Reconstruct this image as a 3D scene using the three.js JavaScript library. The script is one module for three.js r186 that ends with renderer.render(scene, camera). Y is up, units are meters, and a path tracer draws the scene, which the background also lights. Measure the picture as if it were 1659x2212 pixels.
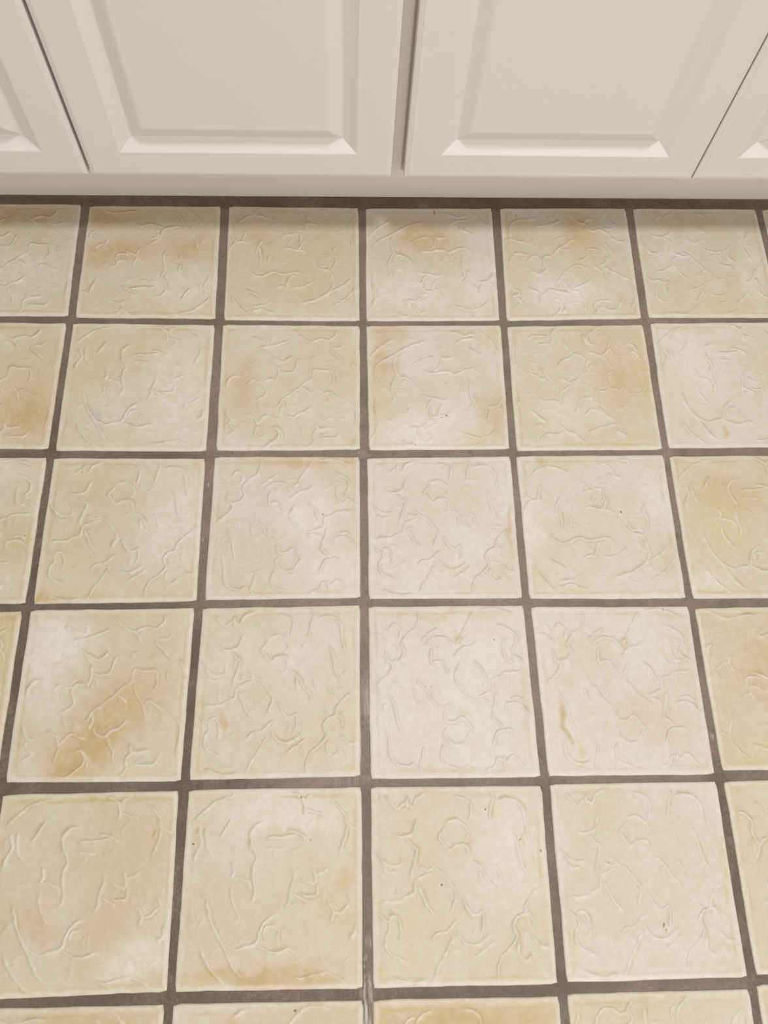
import * as THREE from 'three';
import { mergeGeometries } from 'three/addons/utils/BufferGeometryUtils.js';
import { RoundedBoxGeometry } from 'three/addons/geometries/RoundedBoxGeometry.js';
import { RectAreaLightUniformsLib } from 'three/addons/lights/RectAreaLightUniformsLib.js';

// ---------------------------------------------------------------- camera, lamps, exposure
const scene = new THREE.Scene();
const renderer = new THREE.WebGLRenderer({ antialias: true });
renderer.toneMapping = THREE.LinearToneMapping;
renderer.toneMappingExposure = 0.955;
renderer.shadowMap.enabled = true;
RectAreaLightUniformsLib.init();

const camera = new THREE.PerspectiveCamera(65.445, 1659 / 2212, 0.02, 20);
camera.rotation.order = 'YXZ';
camera.position.set(-0.0818, 0.9866, 0.8527);
camera.rotation.set(-1.18687, -0.15237, 0.12484);
scene.add(camera);

const ROOM = { x0: -1.9, x1: 2.3, z0: -0.66, z1: 4.2, h: 2.42 };
const LAMP = { x: 0.28, z: 0.32, size: 0.36, color: 0xfffdfc, level: 74 };     // round flush lamp on the ceiling
const LAMP2 = { x: 0.55, z: 2.9, size: 0.36, color: 0xfdfcff, level: 192 };    // added unseen fill lamp further back, brightens doors and toe kick

// ---------------------------------------------------------------- helpers
function rng(seed) { let s = seed >>> 0; return () => { s = (s + 0x6d2b79f5) >>> 0; let t = Math.imul(s ^ (s >>> 15), 1 | s); t = (t + Math.imul(t ^ (t >>> 7), 61 | t)) ^ t; return ((t ^ (t >>> 14)) >>> 0) / 4294967296; }; }
function hash(x, y, s) { let n = Math.imul(x | 0, 374761393) + Math.imul(y | 0, 668265263) + Math.imul(s | 0, 974634777); n = Math.imul(n ^ (n >>> 13), 1274126177); return ((n ^ (n >>> 16)) >>> 0) / 4294967296; }
function noise(x, y, s = 0) {
  const xi = Math.floor(x), yi = Math.floor(y), fx = x - xi, fy = y - yi;
  const u = fx * fx * fx * (fx * (6 * fx - 15) + 10), v = fy * fy * fy * (fy * (6 * fy - 15) + 10);
  const a = hash(xi, yi, s), b = hash(xi + 1, yi, s), c = hash(xi, yi + 1, s), d = hash(xi + 1, yi + 1, s);
  return (a + (b - a) * u + (c - a) * v + (a - b - c + d) * u * v) * 2 - 1;
}
const fbm = (x, y, s, n = 3) => { let a = 0, w = 1, t = 0; for (let i = 0; i < n; i++) { a += noise(x, y, s + i * 17) * w; t += w; w *= 0.5; x *= 2.03; y *= 2.03; } return a / t; };
const clamp = (x, a = 0, b = 1) => Math.min(b, Math.max(a, x));
const smooth = (a, b, x) => { const t = clamp((x - a) / (b - a)); return t * t * (3 - 2 * t); };
const names = new Map();
function numbered(name) { const n = names.get(name) || 0; names.set(name, n + 1); return n ? `${name}_${String(n).padStart(3, '0')}` : name; }
function mesh(name, geometry, material, parent = scene) {
  const m = new THREE.Mesh(geometry, material);
  m.name = parent === scene ? numbered(name) : name; m.castShadow = m.receiveShadow = true; parent.add(m); return m;
}
function group(name, x = 0, y = 0, z = 0) { const g = new THREE.Group(); g.name = numbered(name); g.position.set(x, y, z); scene.add(g); return g; }
function tag(o, label, category, grp) { Object.assign(o.userData, { label, category }); if (grp) o.userData.group = grp; return o; }
function structure(o) { o.userData.kind = 'structure'; return o; }
function box(x0, y0, z0, x1, y1, z1, r = 0) {
  const g = r ? new RoundedBoxGeometry(x1 - x0, y1 - y0, z1 - z0, 2, r) : new THREE.BoxGeometry(x1 - x0, y1 - y0, z1 - z0);
  g.translate((x0 + x1) / 2, (y0 + y1) / 2, (z0 + z1) / 2); return g;
}
function texture(n, fill, srgb, float) {
  const data = float ? new Float32Array(n * n * 4) : new Uint8Array(n * n * 4), px = [0, 0, 0];
  for (let j = 0; j < n; j++) for (let i = 0; i < n; i++) {
    fill((i + 0.5) / n, 1 - (j + 0.5) / n, px, i, j);
    const k = (j * n + i) * 4;
    for (let c = 0; c < 3; c++) data[k + c] = float ? px[c] : clamp(Math.round(px[c]), 0, 255);
    data[k + 3] = float ? 1 : 255;
  }
  const t = new THREE.DataTexture(data, n, n, THREE.RGBAFormat, float ? THREE.FloatType : THREE.UnsignedByteType);
  t.magFilter = t.minFilter = THREE.LinearFilter; t.wrapS = t.wrapT = THREE.RepeatWrapping;
  if (srgb) t.colorSpace = THREE.SRGBColorSpace;
  t.needsUpdate = true; return t;
}

// ---------------------------------------------------------------- the relief of the three tile moulds
// raised ridges of the pressed clay, in thousandths of the tile's side
const RIDGES = {
  A: [
    '88 49, 150 113, 183 93, 199 77',
    '201 60, 211 117',
    '208 85, 239 105, 273 60, 329 33',
    '268 173, 251 218, 233 249, 189 265, 153 265, 130 249',
    '189 265, 213 293, 249 328, 254 340, 245 387, 232 426, 222 480',
    '25 340, 54 379, 93 410, 136 414, 168 395, 167 356',
    '64 425, 98 448, 136 442',
    '248 480, 245 511, 235 549, 209 560, 182 571, 170 586, 54 596',
    '248 480, 289 465, 343 450',
    '262 511, 286 572, 305 610, 345 659',
    '323 387, 348 423, 393 450, 425 489, 466 543, 472 574, 451 612, 438 649',
    '273 418, 314 438, 348 427',
    '500 574, 529 620, 554 654, 589 658, 606 643, 616 681, 613 726, 601 749',
    '463 732, 489 781, 533 803, 581 804, 618 782, 654 757',
    '323 782, 348 753, 388 746, 422 731, 453 698, 472 680',
    '424 754, 439 769, 431 791, 399 845, 363 900, 324 971',
    '26 645, 57 671, 91 697, 98 727, 75 764, 79 822, 120 852, 185 882',
    '91 671, 124 664, 148 691, 154 743, 146 787',
    '432 197, 407 238, 388 265, 407 305, 445 333, 486 313, 530 313, 547 341, 547 384',
    '432 197, 474 181, 519 197, 552 246, 534 278',
    '483 47, 529 63, 567 83, 578 124, 568 173, 566 197',
    '695 25, 706 66, 688 124, 678 181',
    '729 83, 788 70, 840 82, 873 123, 886 205, 906 294',
    '808 246, 832 326, 843 390, 857 429, 886 476',
    '559 396, 596 412, 628 451, 653 498, 692 529, 695 576',
    '606 444, 619 513',
    '689 413, 712 428, 719 468, 732 499',
    '964 508, 916 555, 862 608, 848 654, 803 676, 781 717, 793 774, 751 825, 698 869, 682 927, 680 978',
    '851 654, 885 677, 892 730',
    '881 775, 919 813, 970 829',
    '805 796, 802 856, 839 886, 873 857',
    '85 945, 155 968, 237 980, 289 967',
    '559 866, 605 838, 671 787',
  ],
  B: [
    '129 545, 150 611, 171 672, 196 721, 234 776, 264 824, 288 872, 324 915, 382 953',
    '196 721, 252 781, 304 807, 357 798, 409 786, 431 766, 439 728, 464 680, 503 654, 533 644',
    '409 786, 466 809, 517 827, 570 818, 599 808, 639 836',
    '274 385, 283 437, 271 459',
    '289 460, 327 466, 367 484, 383 518',
    '273 504, 278 560, 296 604, 334 666',
    '457 181, 407 191, 379 220, 373 278, 398 325, 411 360, 394 400, 392 440, 395 485, 406 530, 395 569, 367 584',
    '460 263, 491 255, 560 255, 629 241',
    '466 318, 497 316, 554 318',
    '80 201, 83 248, 95 283, 72 323, 61 374',
    '115 202, 118 249, 132 307, 162 343',
    '258 164, 231 199, 210 234, 193 251',
    '39 177, 99 113, 174 61, 280 33',
    '833 75, 868 106, 897 143, 913 191, 911 244, 895 285, 868 349',
    '907 191, 954 216, 967 222',
    '595 21, 649 47, 672 84, 675 120, 665 144',
    '675 114, 727 127, 781 146',
    '684 78, 688 48, 719 36',
    '576 225, 622 232, 682 262',
    '609 423, 619 457, 610 491, 602 535, 594 580, 573 612',
    '608 536, 648 559, 693 577',
    '656 458, 710 493, 740 483, 737 449, 715 414',
    '738 454, 768 444, 810 422',
    '658 543, 709 555, 751 539, 751 494',
    '800 591, 826 608, 841 642, 829 686',
    '841 642, 878 638, 907 616, 931 600',
    '837 592, 858 620',
    '921 555, 942 584',
    '614 946, 691 943, 756 929, 816 926, 866 949, 923 982',
    '962 690, 960 744, 931 759',
    '124 804, 163 868, 220 932, 285 981',
    '458 740, 467 707, 514 693',
  ],
  C: [
    '526 53, 592 118, 663 156, 698 208',
    '663 156, 675 130, 726 120, 778 128, 819 91, 830 46',
    '877 166, 857 188, 806 191',
    '779 209, 834 254, 890 313',
    '235 105, 299 140',
    '276 195, 334 185, 406 167, 455 146, 496 120',
    '294 221, 351 262, 385 299, 411 332',
    '374 270, 422 307, 473 300, 505 264',
    '412 343, 417 387, 409 437, 391 472',
    '426 397, 520 391, 554 301, 567 294',
    '390 458, 339 457, 313 486, 327 535, 338 564, 306 598, 265 616',
    '205 491, 237 460, 283 474, 319 471',
    '49 518, 63 461, 109 430, 161 434',
    '660 411, 671 375, 737 383, 787 377, 810 420, 807 470, 785 505',
    '660 411, 657 447, 616 475, 583 503, 577 517, 530 545, 498 579, 458 607, 421 656, 395 676',
    '577 517, 616 539, 647 560',
    '673 461, 702 532, 742 575, 754 624, 770 645',
    '748 568, 776 554, 814 576, 859 604',
    '864 576, 903 619, 950 661, 971 703, 970 778, 960 859',
    '453 621, 452 677, 435 711',
    '462 698, 480 732, 533 753, 565 726, 613 706, 645 672, 657 651',
    '548 760, 566 795, 591 829, 597 883',
    '277 812, 264 764, 239 740, 195 729',
    '276 806, 306 765, 346 738, 391 755, 435 766',
    '277 812, 269 860, 259 887',
    '372 830, 408 834, 433 868, 424 909, 399 935, 347 968, 307 988',
    '415 834, 447 868, 447 922',
    '52 686, 74 735, 107 770, 128 763',
    '80 776, 100 818, 140 845',
    '126 852, 75 885',
    '686 796, 698 843, 674 877, 679 931, 642 977',
    '698 840, 748 844, 789 838',
    '712 911, 768 911, 832 912, 862 865',
    '861 392, 881 449',
    '935 321, 969 379',
  ],
};
const MOULD_N = 1024;
function mouldRelief(lines, seed) {
  const N = MOULD_N, ridge = new Float32Array(N * N), flank = new Float32Array(N * N);
  const R0 = rng(seed + 7), extra = [];
  for (let i = 0; i < 30; i++) {                  // short stray wrinkles between the main ridges
    let x = 0.08 + 0.84 * R0(), y = 0.08 + 0.84 * R0(), a = R0() * 6.3; const bend = (R0() - 0.5) * 1.5, p = [];
    for (let k = 0; k < 4; k++) { p.push(`${Math.round(x * 1000)} ${Math.round(y * 1000)}`); x = clamp(x + 0.022 * Math.cos(a), 0.05, 0.95); y = clamp(y + 0.022 * Math.sin(a), 0.05, 0.95); a += bend; }
    extra.push(p.join(', '));
  }
  [...lines, ...extra].forEach((text, li) => {
    const minor = li >= lines.length ? 0.42 : 1;
    const raw = text.split(', ').map((p) => p.split(' ').map((v) => v / 1000));
    const curve = new THREE.CatmullRomCurve3(raw.map(([x, y]) => new THREE.Vector3(x, y, 0)), false, 'centripetal');
    const len = curve.getLength(), steps = Math.max(6, Math.ceil(len * 260)), pts = curve.getSpacedPoints(steps);
    const side = hash(li, 3, seed) > 0.5 ? 1 : -1;
    pts.forEach((p, i) => {
      const t = i / steps, ends = smooth(0, 0.12, t) * smooth(0, 0.12, 1 - t) * 0.75 + 0.25;
      const wobble = 0.0035;
      const px = p.x + noise(p.x * 45, p.y * 45, seed + 1) * wobble, py = p.y + noise(p.x * 45, p.y * 45, seed + 2) * wobble;
      const q = pts[Math.min(steps, i + 1)], o = pts[Math.max(0, i - 1)], L = Math.hypot(q.x - o.x, q.y - o.y) || 1;
      const nx = -(q.y - o.y) / L, ny = (q.x - o.x) / L;
      const vary = 0.5 + 0.5 * noise(p.x * 16, p.y * 16, seed + 5);
      const amp = (0.62 + 0.58 * vary) * ends * minor * (len > 0.45 ? 1.2 : 1), w = 0.0072 + 0.005 * (0.5 + 0.5 * noise(p.x * 22, p.y * 22, seed + 9));
      const R = 0.05, x0 = Math.max(0, Math.floor((px - R) * N)), x1 = Math.min(N - 1, Math.ceil((px + R) * N)), y0 = Math.max(0, Math.floor((py - R) * N)), y1 = Math.min(N - 1, Math.ceil((py + R) * N));
      for (let y = y0; y <= y1; y++) for (let x = x0; x <= x1; x++) {
        const dx = (x + 0.5) / N - px, dy = (y + 0.5) / N - py, d2 = dx * dx + dy * dy;
        if (d2 > R * R) continue;
        const k = y * N + x, h = amp * Math.exp(-d2 / (w * w));
        if (h > ridge[k]) ridge[k] = h;
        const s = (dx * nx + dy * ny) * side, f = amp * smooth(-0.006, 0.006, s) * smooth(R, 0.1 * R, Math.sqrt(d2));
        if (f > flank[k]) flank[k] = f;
      }
    });
  });
  const map = texture(N, (u, v, px, i) => {
    const j = Math.min(N - 1, Math.floor(v * N)), k = j * N + i;
    const wx = u + 0.05 * noise(u * 5, v * 5, seed + 31), wy = v + 0.05 * noise(u * 5, v * 5, seed + 37);
    const swell = 0.9 * noise(wx * 4.2, wy * 4.2, seed + 41) + 0.42 * noise(wx * 9.5, wy * 9.5, seed + 43) + 0.12 * noise(wx * 24, wy * 24, seed + 47);
    const stroke = 0.08 * noise(u * 70 + 8 * noise(u * 4, v * 4, seed + 3), v * 12, seed + 53) + 0.035 * noise(u * 150, v * 150, seed + 59);
    const edge = Math.min(u, v, 1 - u, 1 - v) + 0.004 * noise(u * 14, v * 14, seed + 61);
    const border = -0.35 * Math.exp(-(((edge - 0.042) / 0.011) ** 2));
    const inner = smooth(0.02, 0.07, edge);
    const h = 0.34 + 0.42 * ridge[k] + inner * (0.12 * flank[k] + 0.1 * swell + 0.22 * stroke) + 0.3 * border;
    px[0] = px[1] = px[2] = h;
  }, false, true);
  return { map, ridge, flank };
}
const RELIEF = { A: mouldRelief(RIDGES.A, 100), B: mouldRelief(RIDGES.B, 200), C: mouldRelief(RIDGES.C, 300) };
const RELIEF_HEIGHT = 0.0024;

// ---------------------------------------------------------------- floor tiles
// corners on the floor in millimetres (x, z): far left, far right, near right, near left
const TILES = {
  '10': [-672.9, -63.1, -470.9, -61.7, -469.4, 144.5, -671.9, 142.8],
  '11': [-458.3, -59.4, -257.6, -60.1, -257.1, 149.8, -459.0, 146.4],
  '12': [-244.8, -60.2, -42.5, -58.3, -46.0, 154.1, -245.2, 152.0],
  '13': [-31.7, -57.5, 169.7, -58.8, 162.8, 154.0, -36.9, 154.1],
  '14': [182.0, -58.9, 386.6, -59.8, 379.1, 151.4, 173.0, 154.0],
  '15': [398.0, -59.9, 601.0, -59.6, 596.3, 150.0, 389.7, 149.5],
  '16': [611.6, -59.6, 813.0, -58.0, 814.4, 149.8, 607.9, 150.0],
  '20': [-674.6, 153.1, -469.6, 156.1, -472.3, 358.9, -675.6, 355.0],
  '21': [-460.9, 155.8, -257.2, 160.3, -260.9, 365.0, -462.7, 361.1],
  '22': [-246.2, 159.4, -46.0, 162.9, -50.8, 365.4, -247.6, 364.3],
  '23': [-37.0, 162.5, 163.7, 162.2, 157.2, 367.7, -38.7, 366.1],
  '24': [172.6, 163.8, 379.9, 162.2, 373.9, 370.8, 166.7, 370.1],
  '25': [391.0, 159.1, 595.5, 158.5, 587.4, 369.8, 382.9, 368.7],
  '30': [-677.8, 368.7, -471.9, 371.1, -474.9, 573.9, -679.9, 570.3],
  '31': [-463.2, 371.8, -261.2, 375.8, -263.4, 575.7, -465.6, 574.9],
  '32': [-248.8, 373.1, -51.7, 376.1, -55.4, 576.1, -253.4, 574.7],
  '33': [-42.0, 377.5, 157.2, 378.4, 153.1, 582.0, -45.4, 577.8],
  '34': [165.1, 377.7, 374.2, 378.9, 369.0, 587.0, 162.8, 582.5],
  '35': [381.4, 381.3, 585.9, 381.5, 582.1, 590.5, 377.6, 587.2],
  '40': [-689.0, 580.1, -477.4, 583.3, -481.1, 786.7, -689.1, 782.1],
  '41': [-467.6, 582.4, -264.9, 584.1, -270.5, 791.7, -470.4, 786.5],
  '42': [-255.1, 584.5, -56.3, 585.5, -61.3, 793.1, -261.4, 790.8],
  '43': [-46.2, 587.7, 153.7, 590.7, 153.0, 801.6, -49.6, 796.7],
  '44': [163.3, 592.8, 369.9, 597.3, 364.8, 805.6, 162.0, 800.8],
  '45': [377.8, 599.8, 582.3, 601.3, 578.7, 806.8, 374.3, 801.0],
  '51': [-471.6, 799.0, -271.9, 801.8, -273.0, 1005.1, -472.9, 1003.2],
  '52': [-261.0, 801.4, -59.9, 805.1, -64.6, 1010.6, -264.9, 1005.4],
  '53': [-49.7, 805.2, 152.9, 811.0, 148.0, 1016.0, -53.5, 1011.1],
  '54': [162.7, 809.3, 364.8, 813.1, 360.1, 1019.0, 157.9, 1014.6],
  '55': [374.3, 813.2, 578.8, 815.6, 574.7, 1020.7, 370.2, 1016.6],
  '61': [-473.1, 1011.2, -274.5, 1016.0, -279.5, 1219.5, -478.1, 1214.6],
  '62': [-265.4, 1016.1, -64.2, 1021.5, -69.6, 1225.0, -270.8, 1219.6],
  '63': [-53.6, 1021.5, 148.3, 1027.2, 142.6, 1230.6, -59.3, 1224.9],
  '64': [157.1, 1025.1, 359.5, 1029.6, 355.0, 1233.1, 152.6, 1228.6],
  '65': [368.7, 1026.1, 573.1, 1031.0, 568.3, 1234.4, 363.9, 1229.6],
  '50': [-684.1, 796.0, -481.1, 798.8, -482.4, 1003.1, -685.4, 1000.2],
  '60': [-685.6, 1006.0, -482.6, 1010.9, -487.6, 1214.4, -690.6, 1209.4],
};
// mould, quarter turns (counter-clockwise as seen from the camera), creaminess 0..1
const LOOK = {
  10: 'C 0 .62', 11: 'B 2 .72', 12: 'B 1 .72', 13: 'B 3 .40', 14: 'A 1 .52', 15: 'C 3 .55', 16: 'A 2 .70',
  20: 'C 0 .80', 21: 'B 0 .52', 22: 'C 0 .50', 23: 'B 3 .36', 24: 'C 2 .58', 25: 'B 0 .34',
  30: 'A 2 .66', 31: 'A 0 .62', 32: 'A 2 .40', 33: 'A 0 .20', 34: 'B 1 .36', 35: 'B 0 .68',
  40: 'C 2 .80', 41: 'C 0 .62', 42: 'A 0 .46', 43: 'A 2 .14', 44: 'A 2 .24', 45: 'B 2 .68',
  50: 'A 0 .60', 60: 'C 2 .60', 51: 'B 0 .80', 52: 'B 0 .62', 53: 'A 0 .52', 54: 'A 0 .38', 55: 'C 1 .64',
  61: 'B 2 .80', 62: 'C 1 .76', 63: 'C 3 .95', 64: 'A 3 .66', 65: 'B 0 .76',
};
// clouds in the glaze, with cabinet shade painted into one far edge: colour key, centre u v (0..1 from the far left corner), radii, turn in degrees, strength
const CLOUDS = {
  10: ['o .55 .10 .30 .09 0 .75', 'y .2 .25 .3 .1 0 .5', 'w .6 .62 .35 .25 0 .5'],
  11: ['o .22 .43 .26 .10 -12 .9', 'b .60 .36 .45 .13 -8 .75', 'o .80 .42 .16 .09 10 .6', 'o .18 .10 .25 .10 0 1', 'b .6 .07 .5 .06 0 .8', 'y .5 .12 .6 .12 0 .5', 'w .75 .75 .3 .2 0 .6'],
  12: ['b .35 .10 .45 .13 0 .6', 'o .25 .28 .14 .09 20 .4', 'y .5 .6 .4 .3 0 .3'],  // brown along the far edge is cabinet shade put into the colour
  13: ['o .45 .26 .26 .15 10 .7', 'y .62 .46 .14 .12 0 .5', 'b .4 .08 .5 .1 0 .4', 'w .3 .75 .4 .2 0 .7', 'w .85 .7 .2 .25 0 .6'],
  14: ['o .62 .20 .16 .20 15 .65', 'y .60 .52 .12 .2 0 .6', 'o .12 .22 .16 .12 0 .45', 'y .1 .5 .1 .3 0 .4', 'w .45 .80 .3 .16 0 .8'],
  15: ['o .35 .1 .3 .12 10 .45', 'y .6 .88 .3 .08 0 .5', 'w .85 .6 .12 .3 0 .5', 'w .2 .45 .16 .2 0 .4'],
  16: ['y .2 .3 .3 .3 0 .5'],
  20: ['o .82 .72 .22 .18 20 .8', 'b .78 .60 .26 .2 0 .5', 'y .6 .3 .3 .2 0 .4', 'w .5 .14 .3 .1 0 .5', 'y .6 .95 .4 .06 0 .6'],
  21: ['y .14 .45 .14 .45 8 .6', 'y .45 .20 .2 .12 -30 .4', 'w .78 .55 .25 .45 0 .55', 'y .35 .93 .25 .06 0 .5', 'p .23 .735 .03 .11 -32 .75'],
  22: ['o .17 .50 .10 .22 8 .4', 'y .9 .06 .14 .06 0 .6', 'y .93 .25 .06 .2 0 .4', 'w .7 .75 .3 .2 0 .3'],
  23: ['y .08 .50 .09 .36 4 .85', 'o .13 .34 .13 .16 0 .5', 'o .14 .06 .14 .1 0 .5', 'y .94 .10 .06 .12 0 .7', 'o .90 .72 .12 .22 0 .5', 'y .8 .9 .16 .06 -20 .6', 'w .38 .86 .35 .18 0 .7'],
  24: ['b .78 .3 .28 .3 10 .6', 'y .95 .2 .06 .25 6 .8', 'y .96 .6 .05 .3 6 .7', 'o .8 .55 .2 .25 0 .35', 'y .85 .93 .2 .03 -4 .9', 'w .35 .72 .3 .15 0 .4', 'o .23 .37 .025 .03 0 .6'],
  25: ['w .25 .35 .3 .4 0 .5', 'y .4 .04 .5 .04 0 .4', 'o .42 .89 .02 .03 0 .7', 'y .9 .4 .2 .3 0 .3'],
  30: ['y .9 .5 .1 .4 0 .6', 'w .75 .1 .2 .1 0 .6', 'o .8 .46 .03 .06 20 .5', 'w .8 .85 .2 .12 0 .5'],
  31: ['y .25 .18 .25 .16 0 .5', 'y .15 .7 .2 .25 0 .45', 'o .035 .965 .035 .07 0 1', 'o .10 .985 .10 .025 0 .9', 'w .82 .45 .2 .4 0 .6', 'o .43 .78 .035 .02 -10 .7', 'y .2 .93 .3 .05 0 .5'],
  32: ['o .55 .035 .4 .05 0 .55', 'o .93 .04 .06 .04 0 .5', 'y .03 .45 .02 .06 0 .6', 'w .68 .42 .22 .2 0 .7', 'w .85 .8 .2 .2 0 .5'],
  33: ['y .2 .04 .2 .03 0 .3', 'o .97 .5 .02 .18 4 .5', 'y .87 .8 .1 .06 0 .3', 'y .57 .79 .12 .03 0 .3'],
  34: ['o .17 .03 .03 .04 30 .6', 'y .3 .05 .3 .04 0 .4', 'y .09 .87 .05 .05 40 .7', 'y .26 .925 .1 .02 0 .9', 'w .05 .55 .1 .2 0 .6', 'w .9 .3 .1 .2 0 .5', 'y .95 .95 .05 .05 0 .4'],
  35: ['o .34 .30 .22 .14 0 .55', 'y .25 .50 .25 .25 0 .75', 'y .09 .28 .02 .07 0 .7', 'w .1 .9 .2 .1 0 .5'],
  40: ['o .95 .05 .06 .04 0 .9', 'y .9 .3 .1 .3 0 .6', 'y .92 .75 .08 .3 0 .8'],
  41: ['o .60 .62 .26 .17 -18 .75', 'o .45 .82 .22 .18 -20 .85', 'b .72 .45 .18 .12 0 .55', 'y .65 .96 .25 .035 0 .8', 'o .34 .93 .09 .05 -20 .7', 'w .18 .22 .25 .2 0 .9', 'w .14 .50 .14 .2 0 .5', 'y .08 .8 .05 .15 0 .4', 'y .65 .035 .25 .02 0 .6', 'y .93 .035 .08 .02 0 .6'],
  42: ['y .03 .57 .018 .08 4 1', 'y .04 .9 .02 .12 0 .7', 'o .17 .67 .02 .05 -20 .7', 'y .3 .97 .2 .025 0 .7', 'y .95 .95 .07 .03 0 .6', 'y .90 .24 .015 .07 -6 .8', 'y .06 .18 .018 .2 4 .5', 'w .35 .3 .3 .2 0 .3'],
  43: ['o .45 .05 .4 .035 0 .35', 'o .04 .4 .03 .25 0 .3', 'y .56 .63 .05 .02 0 .8', 'o .58 .22 .04 .03 0 .5', 'o .96 .5 .03 .3 4 .3', 'o .5 .96 .3 .03 0 .35'],
  44: ['o .14 .70 .022 .13 -6 .95', 'y .2 .86 .016 .1 -6 .8', 'b .66 .68 .22 .18 20 .55', 'y .14 .26 .025 .07 -10 .6', 'y .81 .24 .012 .05 0 .8', 'o .58 .22 .04 .03 0 .6', 'y .48 .63 .016 .06 -6 .5', 'o .85 .045 .1 .02 0 .4'],
  45: ['o .42 .35 .3 .3 0 .45', 'y .4 .9 .4 .1 0 .6', 'o .6 .75 .25 .2 0 .4', 'y .2 .08 .02 .1 0 .5'],
  51: ['b .28 .62 .10 .09 30 .8', 'o .31 .7 .06 .06 0 .5', 'y .45 .035 .45 .02 0 .8', 'o .5 .03 .03 .015 0 .8', 'o .885 .225 .012 .028 0 1.3', 'y .93 .18 .03 .03 30 .6', 'w .82 .84 .2 .12 -10 .8', 'b .62 .62 .15 .15 0 .4', 'y .08 .08 .1 .12 0 .4', 'y .2 .96 .25 .03 0 .6', 'y .5 .265 .05 .01 -8 .8', 'o .05 .25 .03 .05 0 .4'],
  52: ['o .30 .955 .3 .035 0 .7', 'o .62 .945 .25 .05 0 .8', 'y .7 .55 .35 .3 0 .4', 'o .9 .5 .05 .06 0 .5', 'w .5 .12 .5 .12 0 .6', 'y .52 .215 .06 .015 0 .7', 'y .92 .22 .012 .07 -12 .8', 'y .06 .27 .02 .06 0 .6', 'y .12 .965 .12 .03 0 .7'],
  53: ['y .25 .75 .25 .2 0 .45', 'o .895 .25 .012 .05 -4 .7', 'y .03 .62 .02 .08 0 .6', 'y .05 .95 .04 .05 0 .8', 'o .555 .275 .02 .02 0 .7', 'y .98 .45 .01 .2 4 .8', 'w .8 .35 .2 .3 0 .5', 'y .19 .71 .012 .03 0 .6'],
  54: ['y .955 .45 .012 .22 6 1', 'y .97 .28 .01 .1 5 .5', 'y .04 .9 .015 .15 0 .8', 'y .04 .12 .012 .1 0 .4', 'y .86 .03 .08 .02 0 .4', 'b .55 .88 .1 .05 0 .3'],
  55: ['y .2 .05 .2 .03 0 .7', 'o .12 .32 .03 .03 0 .6', 'o .2 .6 .05 .04 30 .7', 'y .2 .8 .1 .12 0 .5'],
  61: ['o .2 .2 .3 .08 10 .8', 'o .7 .2 .3 .2 0 .6', 'o .5 .15 .3 .05 0 .5'],
  62: ['o .5 .3 .4 .2 0 .6', 'o .3 .12 .05 .05 0 .5'],
  63: ['o .3 .2 .3 .2 0 .8', 'o .65 .15 .3 .12 0 .9', 'y .05 .2 .02 .3 0 .6'],
  64: ['y .05 .2 .02 .3 0 .7', 'o .45 .4 .2 .2 0 .4'],
  65: ['y .2 .1 .2 .05 0 .6', 'o .3 .3 .3 .2 0 .5'],
};
// small pits and dark nicks: u, v, length, width (thousandths), turn
const NICKS = {
  13: ['540 45 80 14 90 b', '735 45 70 6 90 b', '730 180 40 5 90 b'], 14: ['120 80 50 8 100 b', '420 75 40 8 110 b'], 15: ['75 40 30 8 90 b'], 10: ['640 130 26 5 90 d', '560 100 20 5 90 d'],
  21: [], 23: ['560 740 22 16 0 d', '525 755 14 9 0 d', '330 965 22 6 60 d', '285 690 16 8 90 d'], 31: ['295 255 9 8 0 d'], 32: ['750 425 22 10 80 d'], 34: ['655 415 28 11 70 d'], 43: ['790 212 18 6 90 d'],
  44: ['832 26 28 7 90 d'], 52: ['650 52 16 14 0 d', '705 275 16 6 90 d', '48 285 22 14 20 d'], 53: ['390 512 24 14 110 d', '965 345 24 9 110 d', '850 285 20 8 110 d', '660 126 16 9 90 d'],
  54: ['572 738 34 12 110 d', '582 762 14 8 90 d', '300 420 16 5 90 d'], 62: ['640 40 22 16 0 d'], 30: ['938 555 16 7 0 d'],
};
const INK = { o: [187, 158, 108], y: [201, 190, 148], b: [200, 178, 148], w: [223, 219, 212], p: [188, 182, 186] };
const WHITE = [210, 204, 196], CREAM = [198, 184, 154];
function turn(rot, u, v) { return rot === 1 ? [1 - v, u] : rot === 2 ? [1 - u, 1 - v] : rot === 3 ? [v, 1 - u] : [u, v]; }      // tile -> mould
function back(rot, mu, mv) { return rot === 1 ? [mv, 1 - mu] : rot === 2 ? [1 - mu, 1 - mv] : rot === 3 ? [1 - mv, mu] : [mu, mv]; }  // mould -> tile
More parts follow.
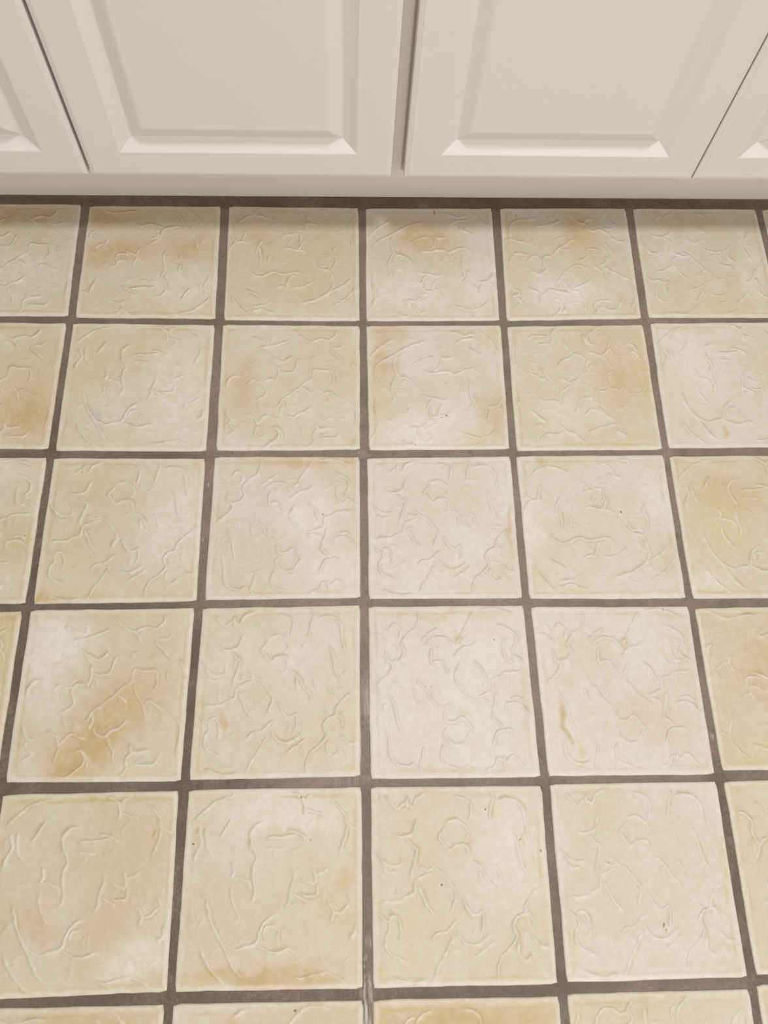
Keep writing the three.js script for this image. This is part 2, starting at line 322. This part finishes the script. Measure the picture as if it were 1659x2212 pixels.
function glaze(seed, rot, cream, mould, clouds = [], nicks = []) {
  const cs = clouds.map((c) => { const [k, ...n] = c.split(' '); const [u, v, a, b, t, s] = n.map(Number); const r = -t * Math.PI / 180; return { ink: INK[k], u, v, a, b, c: Math.cos(r), s: Math.sin(r), w: s }; });
  const ns = nicks.map((c) => { const p = c.split(' '), n = p.slice(0, 5).map(Number), r = -n[4] * Math.PI / 180; return { u: n[0] / 1000, v: n[1] / 1000, a: n[2] / 2700, b: n[3] / 2500, c: Math.cos(r), s: Math.sin(r), ink: p[5] === 'b' ? [150, 116, 70] : [112, 98, 90] }; });
  const rel = RELIEF[mould];
  return texture(448, (mu, mv, px) => {
    const [u, v] = back(rot, mu, mv);
    const nu = u + 0.05 * fbm(u * 7, v * 7, seed, 3), nv = v + 0.05 * fbm(u * 7 + 9, v * 7, seed + 7, 3);
    let q = clamp(cream + 0.34 * fbm(u * 3, v * 3, seed + 11, 4) + 0.12 * noise(u * 26, v * 26, seed + 13));
    let r = WHITE[0] + (CREAM[0] - WHITE[0]) * q, g = WHITE[1] + (CREAM[1] - WHITE[1]) * q, b = WHITE[2] + (CREAM[2] - WHITE[2]) * q;
    for (const k of cs) {
      const dx = nu - k.u, dy = nv - k.v, x = (dx * k.c - dy * k.s) / k.a, y = (dx * k.s + dy * k.c) / k.b, d = Math.sqrt(x * x + y * y);
      if (d > 1.5) continue;
      const m = k.w * 0.86 * smooth(1.45, 0.25, d) * clamp(0.78 + 0.5 * fbm(u * 24, v * 24, seed + 21, 2));
      r += (k.ink[0] - r) * m; g += (k.ink[1] - g) * m; b += (k.ink[2] - b) * m;
    }
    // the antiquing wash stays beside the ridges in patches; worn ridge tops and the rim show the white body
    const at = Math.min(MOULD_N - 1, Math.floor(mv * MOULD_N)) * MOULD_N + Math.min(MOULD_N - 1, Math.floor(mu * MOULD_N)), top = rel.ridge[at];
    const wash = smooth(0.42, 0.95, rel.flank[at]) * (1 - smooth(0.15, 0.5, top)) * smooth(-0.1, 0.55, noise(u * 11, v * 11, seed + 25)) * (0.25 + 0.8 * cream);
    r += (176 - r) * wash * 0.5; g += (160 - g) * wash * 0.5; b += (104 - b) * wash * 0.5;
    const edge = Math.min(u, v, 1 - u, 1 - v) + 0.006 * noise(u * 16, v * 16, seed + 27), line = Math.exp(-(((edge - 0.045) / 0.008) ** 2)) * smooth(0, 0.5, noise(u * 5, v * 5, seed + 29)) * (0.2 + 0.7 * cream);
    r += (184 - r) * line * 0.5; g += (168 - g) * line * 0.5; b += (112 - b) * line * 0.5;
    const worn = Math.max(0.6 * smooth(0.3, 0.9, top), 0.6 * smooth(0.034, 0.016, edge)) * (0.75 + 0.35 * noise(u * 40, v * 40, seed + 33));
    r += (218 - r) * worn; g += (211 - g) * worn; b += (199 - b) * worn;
    const grain = 2.4 * noise(u * 150, v * 150, seed + 5) + 2.2 * noise(u * 60, v * 60, seed + 6);
    r += grain; g += grain; b += grain * 1.1;
    for (const k of ns) {
      const dx = u - k.u + 0.002 * noise(u * 200, v * 200, 5), dy = v - k.v, x = (dx * k.c - dy * k.s) / k.a, y = (dx * k.s + dy * k.c) / k.b;
      const m = 0.85 * smooth(1.15, 0.6, Math.sqrt(x * x + y * y));
      r += (k.ink[0] - r) * m; g += (k.ink[1] - g) * m; b += (k.ink[2] - b) * m;
    }
    px[0] = r; px[1] = g; px[2] = b;
  }, true, false);
}
const glazed = (map, mould) => new THREE.MeshPhysicalMaterial({ map, bumpMap: RELIEF[mould].map, bumpScale: RELIEF_HEIGHT, roughness: 0.5, specularIntensity: 0.85 });

const TOP = 0, GROUT = -0.0022, RIM = [[0, -0.011], [0, -0.0022], [0.0006, -0.0011], [0.0018, -0.00045], [0.004, -0.0001], [0.0075, 0]];
function tileGeometry(c, seed, rot) {            // c: four corners in metres (x, z); pressed clay with a rounded, slightly wavy rim
  const cx = (c[0] + c[2] + c[4] + c[6]) / 4, cz = (c[1] + c[3] + c[5] + c[7]) / 4, S = 0.203;
  const ring = [], rc = 0.0035 / S;
  const per = 28;
  for (let side = 0; side < 4; side++) for (let k = 0; k < per; k++) {
    const t = k / per, e = -1 + 2 * t;
    let u = [t, 1, 1 - t, 0][side], v = [0, t, 1, 1 - t][side];
    const near = Math.min(t, 1 - t); const cut = near < rc ? (rc - near) * 0.45 : 0;
    const wav = 0.0006 / S * (noise(t * 6 + side * 40, 0.5, seed) + 0.6 * noise(t * 17 + side * 40, 2.5, seed)) * (near < 0.02 ? 0.3 : 1);
    ring.push([u, v, [0, -1, 0, 1][side], [1, 0, -1, 0][side], cut + wav, e]);
  }
  const pos = [], uv = [], idx = [], n = ring.length;
  const put = (u, v, y) => {
    const x = (c[0] * (1 - u) + c[2] * u) * (1 - v) + (c[6] * (1 - u) + c[4] * u) * v, z = (c[1] * (1 - u) + c[3] * u) * (1 - v) + (c[7] * (1 - u) + c[5] * u) * v;
    pos.push(x - cx, y, z - cz); const [mu, mv] = turn(rot, u, v); uv.push(mu, 1 - mv);
  };
  for (const [inset, y] of RIM) for (const [u, v, nx, ny, off] of ring) {
    put(inner(u, nx, inset / S, off), inner(v, ny, inset / S, off), y);
  }
  function inner(w, nn, ins, off) { const a = w + nn * (off); return 0.5 + (a - 0.5) * (1 - 2 * ins); }
  for (let r = 0; r + 1 < RIM.length; r++) for (let k = 0; k < n; k++) {
    const a = r * n + k, b = r * n + (k + 1) % n, d = a + n, e = b + n;
    idx.push(a, b, d, b, e, d);
  }
  const last = (RIM.length - 1) * n, centre = pos.length / 3;
  put(0.5, 0.5, 0);
  for (let k = 0; k < n; k++) idx.push(last + k, last + (k + 1) % n, centre);
  const g = new THREE.BufferGeometry();
  g.setAttribute('position', new THREE.Float32BufferAttribute(pos, 3)); g.setAttribute('uv', new THREE.Float32BufferAttribute(uv, 2));
  const flip = []; for (let i = 0; i < idx.length; i += 3) flip.push(idx[i], idx[i + 2], idx[i + 1]);
  g.setIndex(flip); g.computeVertexNormals();
  return { g, cx, cz };
}
const floor = structure(group('floor'));
Object.keys(TILES).forEach((key) => {
  const c = TILES[key].map((v) => v / 1000), [mould, rot, cream] = LOOK[key].split(' '), seed = 1000 + 37 * Number(key);
  const { g, cx, cz } = tileGeometry(c, seed, Number(rot));
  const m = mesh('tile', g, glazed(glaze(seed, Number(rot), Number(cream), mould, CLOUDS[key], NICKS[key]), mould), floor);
  m.position.set(cx, TOP + 0.0005 * (hash(Number(key), 1, 9) - 0.5), cz);
});
// the same floor goes on past the frame: one ring of single tiles, then tiles joined into one part
{
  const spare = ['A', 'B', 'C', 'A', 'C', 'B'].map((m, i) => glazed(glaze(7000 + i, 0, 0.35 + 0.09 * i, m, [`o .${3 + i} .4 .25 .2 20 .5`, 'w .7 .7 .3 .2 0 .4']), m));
  const P = 0.2118, far = [], half = 0.1015;
  for (let r = 1; r <= 12; r++) for (let k = -6; k <= 10; k++) {
    const key = `${r}${k}`;
    if (TILES[key] && k >= 0 && k <= 6 && key.length === 2) continue;
    const cx = -0.5705 + 0.2118 * k + (k > 5 ? 0.005 : k < 0 ? -0.016 : 0), cz = 0.0445 + 0.2122 * (r - 1) + (r === 1 ? 0 : 0.004) + (r > 6 ? 0.02 : 0);
    if (cx - half < ROOM.x0 + 0.02 || cx + half > ROOM.x1 - 0.02 || cz + half > ROOM.z1 - 0.02) continue;
    const c = [cx - half, cz - half, cx + half, cz - half, cx + half, cz + half, cx - half, cz + half];
    if (k >= -1 && k <= 7 && r <= 7) {
      const q = Math.floor(hash(r, k, 5) * 6), { g } = tileGeometry(c, 500 + r * 40 + k, Math.floor(hash(r, k, 8) * 4));
      mesh('tile', g, spare[q], floor).position.set(cx, TOP, cz);
    } else { const g = box(cx - half, -0.011, cz - half, cx + half, TOP, cz + half); far.push(g); }
  }
  const f = mesh('tile_field', mergeGeometries(far), new THREE.MeshStandardMaterial({ color: 0xdccfb4, roughness: 0.5 }), floor);
  f.userData.kind = 'stuff';
}

// grout bed: sanded cement, worn pale in places, with a few specks of paint and crumbs
const G = { x0: -0.76, x1: 0.9, z0: -0.2, z1: 1.46 };
const PALE = [[-0.0593, 1.040, 0.006, 0.05, 1], [-0.0513, 0.702, 0.006, 0.035, 0.55], [-0.075, 0.797, 0.03, 0.007, 0.3], [-0.0564, 0.9664, 0.004, 0.006, 0.7], [-0.051, 0.372, 0.014, 0.007, 0.35], [-0.0593, 1.012, 0.012, 0.009, 0.3], [-0.2554, 0.4138, 0.002, 0.004, 0.7], [-0.2596, 0.4928, 0.0012, 0.005, 0.9], [0.3706, 0.7609, 0.0028, 0.0045, 0.9], [-0.456, 0.3184, 0.0025, 0.005, 0.8]];
// stretches of grout toned darker, the strip along the toe kick among them
const DARK_JOINTS = [[-0.467, 0.62, 0.03, 0.55, 0.8], [-0.262, 0.86, 0.03, 0.4, 0.9], [-0.1, 1.013, 0.5, 0.03, 0.75], [-0.4, 0.792, 0.25, 0.02, 0.6], [-0.4, 0.37, 0.2, 0.02, 0.6], [-0.4, 0.578, 0.2, 0.02, 0.65], [0.05, -0.07, 0.9, 0.02, 0.9], [0.37, 0.95, 0.03, 0.25, 0.7], [-0.055, 0.9, 0.02, 0.14, 0.5], [0.157, 0.9, 0.02, 0.2, 0.5], [-0.35, 0.156, 0.25, 0.02, 0.4]];
const groutMap = texture(2048, (u, v, px) => {
  const x = G.x0 + u * (G.x1 - G.x0), z = G.z0 + v * (G.z1 - G.z0);
  const a = fbm(x * 9, z * 9, 71, 3), b = fbm(x * 45, z * 45, 73, 2), c = noise(x * 420, z * 420, 75), d = noise(x * 900, z * 900, 76);
  let k = 1 + 0.13 * a + 0.07 * b + 0.05 * c + 0.05 * d;
  if (fbm(x * 190, z * 190, 77, 2) > 0.6) k *= 0.9;
  let r = 123 * k, g = 109 * k, bl = 96 * k, grime = 0;
  for (const [gx, gz, rx, rz, w] of DARK_JOINTS) grime = Math.max(grime, w * smooth(1, 0.5, Math.hypot((x - gx) / rx, (z - gz) / rz)));
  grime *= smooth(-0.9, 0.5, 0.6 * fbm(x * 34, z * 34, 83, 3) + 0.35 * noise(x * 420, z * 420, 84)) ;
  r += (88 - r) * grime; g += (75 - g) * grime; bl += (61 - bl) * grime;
  for (const [px_, pz, rx, rz, w] of PALE) {
    const dd = Math.hypot((x - px_) / rx, (z - pz) / rz);
    if (dd > 1.4) continue;
    const streak = clamp(0.55 + 0.7 * noise(x * 900, z * 60, 79)), m = w * smooth(1.3, 0.5, dd + 0.3 * noise(x * 500, z * 300, 80)) * streak;
    r += (188 - r) * m; g += (178 - g) * m; bl += (168 - bl) * m;
  }
  px[0] = r; px[1] = g; px[2] = bl;
}, true, false);
const groutBump = texture(512, (u, v, px) => { px[0] = px[1] = px[2] = 0.5 + 0.25 * noise(u * 128, v * 128, 81) + 0.25 * noise(u * 51, v * 51, 82); }, false, true);
groutBump.repeat.set(8, 8);
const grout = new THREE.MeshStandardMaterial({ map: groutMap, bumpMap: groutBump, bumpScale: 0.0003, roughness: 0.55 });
{
  const g = box(ROOM.x0, -0.06, ROOM.z0, ROOM.x1, GROUT, ROOM.z1), p = g.attributes.position, uv = g.attributes.uv;
  for (let i = 0; i < p.count; i++) uv.setXY(i, (p.getX(i) - G.x0) / (G.x1 - G.x0), 1 - (p.getZ(i) - G.z0) / (G.z1 - G.z0));
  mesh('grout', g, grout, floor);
}

// ---------------------------------------------------------------- base cabinets
const paintBump = texture(256, (u, v, px) => { px[0] = px[1] = px[2] = 0.5 + 0.3 * noise(u * 40, v * 40, 91) + 0.2 * noise(u * 96, v * 96, 92); }, false, true);
const foil = new THREE.MeshPhysicalMaterial({ color: new THREE.Color(0.78, 0.755, 0.725), roughness: 0.3, specularIntensity: 1, bumpMap: paintBump, bumpScale: 0.00004 });
const board = new THREE.MeshStandardMaterial({ color: new THREE.Color(0.79, 0.735, 0.675), roughness: 0.55 });
const framePaint = new THREE.MeshStandardMaterial({ color: new THREE.Color(0.66, 0.60, 0.52), roughness: 0.5 });
const inside = new THREE.MeshStandardMaterial({ color: new THREE.Color(0.42, 0.34, 0.25), roughness: 0.8 });
function rings(w, h, profile, cap, back) {       // mitred rectangle loops: profile entries are [inset x, inset y, z]
  const P = profile.map(([ix, iy, z]) => [[ix, iy, z], [w - ix, iy, z], [w - ix, h - iy, z], [ix, h - iy, z]]);
  const pos = [], uv = [];
  const quad = (a, b, c, d) => { for (const q of [a, b, c, a, c, d]) { pos.push(...q); uv.push(q[0] * 4, q[1] * 4); } };
  for (let i = 0; i + 1 < P.length; i++) for (let k = 0; k < 4; k++) quad(P[i][k], P[i][(k + 1) % 4], P[i + 1][(k + 1) % 4], P[i + 1][k]);
  const L = P[P.length - 1], F = P[0];
  if (cap) quad(L[0], L[1], L[2], L[3]);
  if (back) quad(F[3], F[2], F[1], F[0]);
  const g = new THREE.BufferGeometry();
  g.setAttribute('position', new THREE.Float32BufferAttribute(pos, 3)); g.setAttribute('uv', new THREE.Float32BufferAttribute(uv, 2));
  g.computeVertexNormals(); return g;
}
const DOOR = { y0: 0.12, y1: 0.765, t: 0.019 };
function door(parent, x0, x1) {
  const w = x1 - x0, h = DOOR.y1 - DOOR.y0, sx = 0.0495, sy = 0.0425, prof = [];
  const both = (i, z) => prof.push([i, i, z]);
  both(0, -DOOR.t); both(0, -0.0046);
  for (let k = 1; k <= 5; k++) { const a = (k / 5) * 1.15; both(0.0016 * (1 - Math.cos(a)), -0.0046 + 0.0026 * Math.sin(a)); }
  for (let k = 1; k <= 5; k++) { const t = k / 5; both(0.00095 + 0.0054 * t, -0.00223 + 0.00175 * (1.35 * t - 0.35 * t * t)); }
  both(0.00655, -0.00045); both(0.0068, 0);
  const lip = (i, z) => prof.push([sx + i, sy + i, z]);
  lip(-0.001, 0); lip(-0.0002, -0.0002);
  for (let k = 1; k <= 16; k++) { const t = k / 16; lip(0.0186 * t, -0.0002 - 0.0091 * (0.78 * t + 0.22 * Math.sin(t * Math.PI / 2))); }
  const d = mesh('door', rings(w, h, prof), foil, parent); d.position.set(x0 - parent.position.x, DOOR.y0 - parent.position.y, 0);
  const pan = [[sx + 0.0186, sy + 0.0186, -DOOR.t], [sx + 0.0186, sy + 0.0186, -0.0093]];
  for (let k = 1; k <= 18; k++) { const t = k / 18; pan.push([sx + 0.0186 + 0.0206 * t, sy + 0.0186 + 0.0206 * t, -0.0093 + 0.0088 * (0.35 * (1 - (1 - t) ** 1.9) + 0.65 * t * t * (3 - 2 * t))]); }
  mesh('raised_panel', rings(w, h, pan, true, true), foil, d);
  return d;
}
function cabinet(x0, x1, doors, label) {
  const c = group('base_cabinet', (x0 + x1) / 2, 0, 0), ox = (x0 + x1) / 2, b = (...a) => { const g = box(...a); g.translate(-ox, 0, 0); return g; };
  const zb = -0.6, zf = -0.0212, y0 = 0.114, y1 = 0.86;
  mesh('side_panel', b(x0, y0, zb, x0 + 0.018, y1, zf - 0.02), board, c); mesh('side_panel', b(x1 - 0.018, y0, zb, x1, y1, zf - 0.02), board, c);
  mesh('bottom_panel', b(x0 + 0.018, y0, zb, x1 - 0.018, y0 + 0.018, zf - 0.02), inside, c);
  mesh('back_panel', b(x0 + 0.018, y0 + 0.018, zb, x1 - 0.018, y1, zb + 0.006), inside, c);
  const st = 0.042;
  mesh('stile', b(x0, y0, zf - 0.02, x0 + st, y1, zf), framePaint, c); mesh('stile', b(x1 - st, y0, zf - 0.02, x1, y1, zf), framePaint, c);
  mesh('bottom_rail', b(x0 + st, y0, zf - 0.02, x1 - st, y0 + 0.03, zf), framePaint, c);
  mesh('top_rail', b(x0 + st, 0.735, zf - 0.02, x1 - st, y1, zf), framePaint, c);
  doors.forEach(([a, e]) => door(c, a, e));
  return tag(c, label, 'cabinet');
}
cabinet(-0.843, 0.0192, [[-0.835, -0.4185], [-0.4147, 0]], 'white base cabinet left of the wide gap, with a darker seam between its two doors');
cabinet(0.0194, 0.861, [[0.0177, 0.4330], [0.4348, 0.8512]], 'white base cabinet right of the wide gap, with a hairline seam between its two doors');
{
  const t = mesh('toe_kick_board', box(-0.843, GROUT, -0.099, 0.861, 0.1135, -0.081, 0.0008), board);
  tag(t, 'long white toe kick board set back under both base cabinets above the floor tiles', 'toe kick');
}
{
  const w = mesh('worktop', box(-0.86, 0.8605, -0.62, 0.88, 0.898, 0.012, 0.004), new THREE.MeshStandardMaterial({ color: 0xcfc6b8, roughness: 0.4 }));
  tag(w, 'pale continuous worktop lying on top of both base cabinets', 'worktop');
}

// ---------------------------------------------------------------- the room
const plaster = new THREE.MeshStandardMaterial({ color: new THREE.Color(0.72, 0.71, 0.69), roughness: 0.9 });
const R = ROOM, T = 0.1;
for (const [name, ...a] of [
  ['wall_back', R.x0 - T, -0.06, R.z0 - T, R.x1 + T, R.h, R.z0], ['wall_front', R.x0 - T, -0.06, R.z1, R.x1 + T, R.h, R.z1 + T],
  ['wall_left', R.x0 - T, -0.06, R.z0, R.x0, R.h, R.z1], ['wall_right', R.x1, -0.06, R.z0, R.x1 + T, R.h, R.z1],
  ['ceiling', R.x0 - T, R.h, R.z0 - T, R.x1 + T, R.h + T, R.z1 + T]]) structure(mesh(name, box(...a), plaster));
function ceilingLamp(L, label) {
  const g = group('ceiling_light', L.x, R.h, L.z), r = L.size / 2;
  mesh('base_plate', new THREE.CylinderGeometry(r * 0.8, r * 0.8, 0.02, 40).translate(0, -0.01, 0), new THREE.MeshStandardMaterial({ color: 0xf0f0ee, roughness: 0.5 }), g);
  const col = new THREE.Color(L.color), pts = [];
  for (let k = 0; k <= 10; k++) { const a = (k / 10) * Math.PI / 2; pts.push(new THREE.Vector2(Math.max(0.0001, r * Math.sin(a)), -0.02 - 0.05 * Math.cos(a))); }
  pts.push(new THREE.Vector2(0.0001, -0.02));
  mesh('diffuser', new THREE.LatheGeometry(pts, 40), new THREE.MeshStandardMaterial({ color: 0xffffff, emissive: col, emissiveIntensity: L.level * 0.05, roughness: 0.6 }), g);
  const light = new THREE.RectAreaLight(col, L.level, L.size * 0.886, L.size * 0.886);
  light.position.set(0, -0.074, 0); light.rotation.x = -Math.PI / 2; g.add(light);
  return tag(g, label, 'ceiling light');
}
ceilingLamp(LAMP, 'round white flush ceiling light above the floor in front of the cabinets');
ceilingLamp(LAMP2, 'added round white fill light on the ceiling, unseen behind the camera');

renderer.render(scene, camera);
